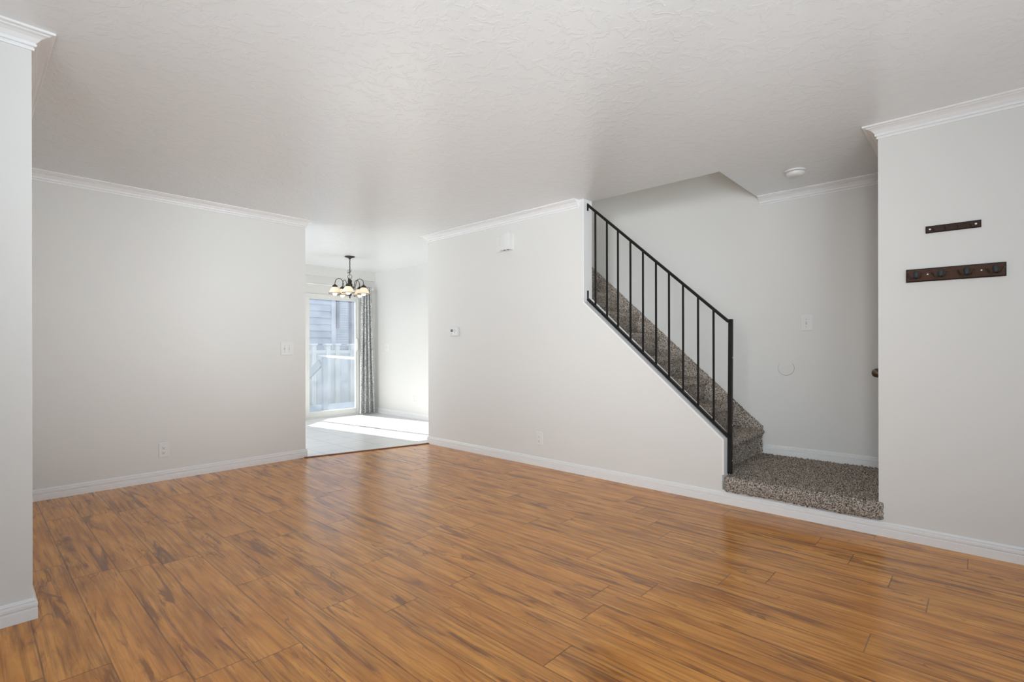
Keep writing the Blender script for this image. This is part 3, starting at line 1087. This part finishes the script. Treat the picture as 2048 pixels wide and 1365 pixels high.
# curtain rod and curtains
RZ = 2.140
RY = YF - 0.105
t = thing('curtain_rod', 'white curtain rod with round end above the glass door', 'curtain rod', (0, 0, 0))
bm = bmesh.new()
tube(bm, [(2.5, RY, RZ), (4.735, RY, RZ)], 0.011, 14)
obj('rod', bm, M['rod'], t, True)
bm = bmesh.new()
bmesh.ops.create_uvsphere(bm, u_segments=16, v_segments=12, radius=0.030, matrix=Matrix.Translation((4.760, RY, RZ)))
obj('finial', bm, M['rod'], t, True)
for bx in (2.62, 4.700):
    bm = bmesh.new()
    box(bm, bx - 0.008, bx + 0.008, RY - 0.003, YF - 0.001, RZ - 0.024, RZ - 0.010, bev=0.002)
    box(bm, bx - 0.012, bx + 0.012, YF - 0.006, YF - 0.0005, RZ - 0.050, RZ + 0.030, bev=0.002)
    obj('bracket', bm, M['rod'], t)


def curtain(name, label, x0t, x1t, x0b, x1b, zt, zb, folds, seed):
    nz_, nx_ = 90, 150
    r = np.random.RandomState(seed)
    ph = r.uniform(0, 2 * PI, 4)
    vs, uv = [], []
    for i in range(nz_ + 1):
        f = i / nz_
        z = zt + (zb - zt) * f
        for j in range(nx_ + 1):
            s = j / nx_
            xt, xb = x0t + (x1t - x0t) * s, x0b + (x1b - x0b) * s
            x = xt + (xb - xt) * f ** 1.1
            ampl = 0.030 + 0.022 * f
            w = math.sin(2 * PI * folds * s + ph[0] + 0.5 * math.sin(3 * f + ph[1]))
            w = w + 0.35 * math.sin(4 * PI * folds * s + ph[2] + 1.2 * f)
            y = RY + ampl * w * 0.8
            x += 0.012 * math.sin(4 * PI * folds * s + ph[3]) * (0.6 + 0.4 * f)
            vs.append((x, y, z))
            uv.append((s * 0.95 + seed, z))
    fs = []
    for i in range(nz_):
        for j in range(nx_):
            a_ = i * (nx_ + 1) + j
            fs.append((a_, a_ + 1, a_ + nx_ + 2, a_ + nx_ + 1))
    me = bpy.data.meshes.new(name)
    me.from_pydata(vs, [], fs)
    ul = me.uv_layers.new(name='cloth')
    for lp_ in me.loops:
        ul.data[lp_.index].uv = uv[lp_.vertex_index]
    o = obj(name, me, M['curtain'], None, 'all')
    sm = o.modifiers.new('thick', 'SOLIDIFY')
    sm.thickness = 0.002
    tag(o, label, 'curtain')
    return o


curtain('curtain', 'grey and white scroll patterned curtain hanging right of the glass door', 4.565, 4.735, 4.515, 4.812, 2.165, 0.022, 3.5, 3)
curtain('curtain', 'patterned curtain drawn over the left end of the glass door', 2.60, 3.29, 2.58, 3.31, 2.165, 0.022, 7.5, 5)

# ------------------------------------------------------------------ chandelier
CHX, CHY = 3.752, 6.632
t = thing('chandelier', 'dark bronze chandelier with five lit glass shades hanging in the dining room', 'chandelier', (CHX, CHY, CE))
bm = bmesh.new()
lathe(bm, [(0, 0), (0.072, 0), (0.074, -0.006), (0.060, -0.014), (0.030, -0.022), (0.016, -0.030), (0.012, -0.042), (0.0, -0.044)], seg=32)
obj('canopy', bm, M['bronze'], t, True)
# chain
zc = -0.040
k = 0
bm = bmesh.new()
while zc > -0.235:
    pts = []
    for q in range(14):
        a_ = 2 * PI * q / 14
        u_, w_ = 0.0085 * math.cos(a_), 0.017 * math.sin(a_)
        pts.append((u_, 0, zc - 0.012 + w_) if k % 2 == 0 else (0, u_, zc - 0.012 + w_))
    tube(bm, pts, 0.0024, 6, True)
    zc -= 0.0265
    k += 1
obj('chain', bm, M['chain'], t, True)
bm = bmesh.new()
tube(bm, [(0.003 * math.sin(q * 1.3), 0.003 * math.cos(q), -0.04 - q * 0.0125) for q in range(24)], 0.0022, 6)
for s0, ph in ((1, 0.4), (0.8, 1.1)):
    tube(bm, [(-0.018 - 0.02 * s0 * math.cos(q * PI / 8 + ph) * 1.0, -0.018 + 0.020 * s0 * math.cos(q * PI / 8 + ph), -0.205 + 0.026 * s0 * math.sin(q * PI / 8) - 0.02 * ph) for q in range(16)], 0.0022, 6, True)
tube(bm, [(-0.014, -0.012, -0.215), (-0.02, -0.017, -0.235), (-0.010, -0.008, -0.25), (0, 0, -0.235)], 0.0022, 6)
o = obj('cord', bm, M['chain'], t, True)
bm = bmesh.new()
rr = 0.031
tube(bm, [(rr * math.cos(q * PI / 12) * 0.70, -rr * math.cos(q * PI / 12) * 0.70, -0.292 + rr * math.sin(q * PI / 12)) for q in range(24)], 0.0032, 8, True)
obj('loop_ring', bm, M['bronze'], t, True)
bm = bmesh.new()
lathe(bm, [(0, -0.318), (0.010, -0.320), (0.013, -0.332), (0.026, -0.340), (0.029, -0.350), (0.029, -0.372), (0.022, -0.378), (0.026, -0.386), (0.036, -0.394), (0.037, -0.432), (0.030, -0.446), (0.018, -0.456), (0.0, -0.458)], seg=24)
obj('body', bm, M['bronze'], t, True)
bm = bmesh.new()
lathe(bm, [(0, -0.455), (0.014, -0.458), (0.012, -0.500), (0.018, -0.520), (0.026, -0.545), (0.024, -0.562), (0.012, -0.572), (0.007, -0.580), (0.010, -0.588), (0.006, -0.600), (0.0, -0.604)], seg=20)
obj('finial', bm, M['bronze'], t, True)
view = math.atan2(-CHY, -CHX)
R_ARM = 0.205
for k in range(5):
    th = view + math.radians(-6) + k * 2 * PI / 5
    c_, s_ = math.cos(th), math.sin(th)
    P3 = lambda r_, z_: (r_ * c_, r_ * s_, z_)
    # arm: leaves the body low, swoops up and over, ends above the shade
    ctrl = [(0.028, -0.420), (0.050, -0.440), (0.072, -0.442), (0.086, -0.420), (0.093, -0.385), (0.103, -0.355), (0.122, -0.334), (0.147, -0.326), (0.173, -0.333), (0.193, -0.352), (0.203, -0.382), (R_ARM, -0.415)]
    fine = []
    for i in range(len(ctrl) - 1):
        p0_, p1_, p2_, p3_ = ctrl[max(i - 1, 0)], ctrl[i], ctrl[i + 1], ctrl[min(i + 2, len(ctrl) - 1)]
        for q in range(4):
            u_ = q / 4
            fine.append(tuple(0.5 * (2 * p1_[d] + (p2_[d] - p0_[d]) * u_ + (2 * p0_[d] - 5 * p1_[d] + 4 * p2_[d] - p3_[d]) * u_ ** 2 + (3 * p1_[d] - p0_[d] - 3 * p2_[d] + p3_[d]) * u_ ** 3) for d in (0, 1)))
    fine.append(ctrl[-1])
    bm = bmesh.new()
    tube(bm, [P3(*p) for p in fine], 0.0046, 10)
    arm = obj('arm', bm, M['bronze'], t, True)
    bm = bmesh.new()
    sc = [(0.075 + (0.019 - 0.0009 * q) * math.cos(PI * 1.1 - q * 0.52), -0.462 + (0.019 - 0.0009 * q) * math.sin(PI * 1.1 - q * 0.52) * 1.1) for q in range(16)]
    tube(bm, [P3(*p) for p in sc], 0.0030, 8)
    obj('scroll', bm, M['bronze'], arm, True)
    bm = bmesh.new()
    c0 = (R_ARM * c_, R_ARM * s_, 0)
    lathe(bm, [(0, -0.405), (0.010, -0.408), (0.014, -0.418), (0.030, -0.426), (0.037, -0.440), (0.037, -0.452), (0.0, -0.452)], c0, 22)
    obj('socket_cap', bm, M['bronze'], t, True)
    bm = bmesh.new()
    lathe(bm, [(0.030, -0.448), (0.040, -0.456), (0.055, -0.474), (0.068, -0.497), (0.078, -0.522), (0.083, -0.541), (0.080, -0.541), (0.075, -0.522), (0.065, -0.499), (0.052, -0.477), (0.037, -0.460), (0.028, -0.452)], c0, 32)
    bm.faces.ensure_lookup_table()
    sh = obj('shade', bm, M['shade'], t, True)
    bm = bmesh.new()
    tube(bm, [(c0[0] + 0.0835 * math.cos(q * PI / 18), c0[1] + 0.0835 * math.sin(q * PI / 18), -0.541) for q in range(36)], 0.0042, 8, True)
    o = obj('rim', bm, M['bronze'], sh, True)
    o['label'] = 'dark bronze shade rim'
    bm = bmesh.new()
    lathe(bm, [(0, -0.455), (0.013, -0.457), (0.014, -0.490), (0.022, -0.505), (0.030, -0.524), (0.031, -0.540), (0.026, -0.556), (0.016, -0.566), (0.0, -0.570)], c0, 20)
    obj('bulb', bm, M['bulb'], t, True)

# ------------------------------------------------------------------ outside the glass door
GZ = -0.55
struct('ground', boxes((-4, 16, 9.4, 30, GZ - 0.1, GZ)), M['ground'])
pt = obj('patio_slab', boxes((1.5, 8.5, YF + 0.15, 12.0, GZ, -0.27)), M['deck'])
tag(pt, 'pale patio slab outside the glass door', 'patio')
# railing on the patio
t = thing('patio_railing', 'white and grey wooden railing on the patio outside the glass door', 'railing', (0, 0, 0))
bm = bmesh.new()
bar(bm, (5.60, 11.20, 0.950), (4.72, 8.25, 0.945), 0.10, 0.035)
obj('top_rail', bm, M['rail_white'], t)
bm = bmesh.new()
box(bm, 5.46, 5.565, 10.80, 10.90, -0.27, 0.935)
obj('post', bm, M['rail_wood'], t)
bm = bmesh.new()
bar(bm, (5.47, 10.95, 0.80), (5.22, 11.65, 0.20), 0.06, 0.16)
obj('brace', bm, M['rail_wood'], t)
bm = bmesh.new()
box(bm, 5.10, 5.22, 11.60, 11.70, -0.27, 0.30)
obj('post', bm, M['rail_wood'], t)
# vinyl fence
FYY = 12.6
t = thing('vinyl_fence', 'white vinyl privacy fence with flat post caps beyond the patio', 'fence', (0, 0, 0))
bm = bmesh.new()
xs = np.arange(2.0, 11.0, 0.30)
for x in xs:
    box(bm, x + 0.004, x + 0.296, FYY + 0.03, FYY + 0.06, GZ, 1.02)
obj('panel', bm, M['fence_panel'], t)
obj('rail', boxes((2.0, 11.0, FYY, FYY + 0.09, 0.985, 1.075)), M['fence'], t)
for x in (4.5, 6.11, 6.50, 6.76, 7.20, 7.75, 8.3, 8.9):
    w = 0.055
    bm = bmesh.new()
    box(bm, x - w, x + w, FYY - 0.03, FYY + 0.11, GZ, 1.205)
    p_ = obj('post', bm, M['fence'], t)
    bm = bmesh.new()
    box(bm, x - w - 0.03, x + w + 0.03, FYY - 0.06, FYY + 0.14, 1.20, 1.245, bev=0.01)
    obj('post_cap', bm, M['fence'], p_)
# neighbouring house: gable rake falls to the right
HYY = 14.6
t = thing('neighbour_house', 'blue grey clapboard house wall beyond the white fence', 'house', (0, 0, 0))
rz_ = lambda x: max(3.65, 4.98 - 0.485 * (x - 2.19))
bm = bmesh.new()
prism(bm, [(-3, GZ), (16, GZ), (16, 3.65), (4.93, 3.65), (2.19, rz_(2.19)), (-3, 7.45)], 1, HYY, HYY + 2.5)
obj('wall', bm, M['siding'], t)
bm = bmesh.new()
z = GZ
while z < 3.6:
    prism(bm, [(HYY, z + 0.20), (HYY - 0.028, z), (HYY, z)], 0, 2.0, 7.62)
    z += 0.20
obj('lap_siding', bm, M['siding'], t)
bm = bmesh.new()
z = GZ
while z < 3.6:
    prism(bm, [(HYY, z + 0.075), (HYY - 0.012, z), (HYY, z)], 0, 7.76, 12)
    z += 0.075
obj('fine_siding', bm, M['siding'], t)
obj('corner_board', boxes((7.62, 7.76, HYY - 0.05, HYY, GZ, 3.6)), M['house_trim'], t)
obj('downspout', boxes((7.78, 7.86, HYY - 0.09, HYY - 0.012, 1.75, 3.0)), M['house_dark'], t)
obj('corner_board', boxes((8.22, 8.29, HYY - 0.045, HYY, GZ, 3.6)), M['house_dark'], t)
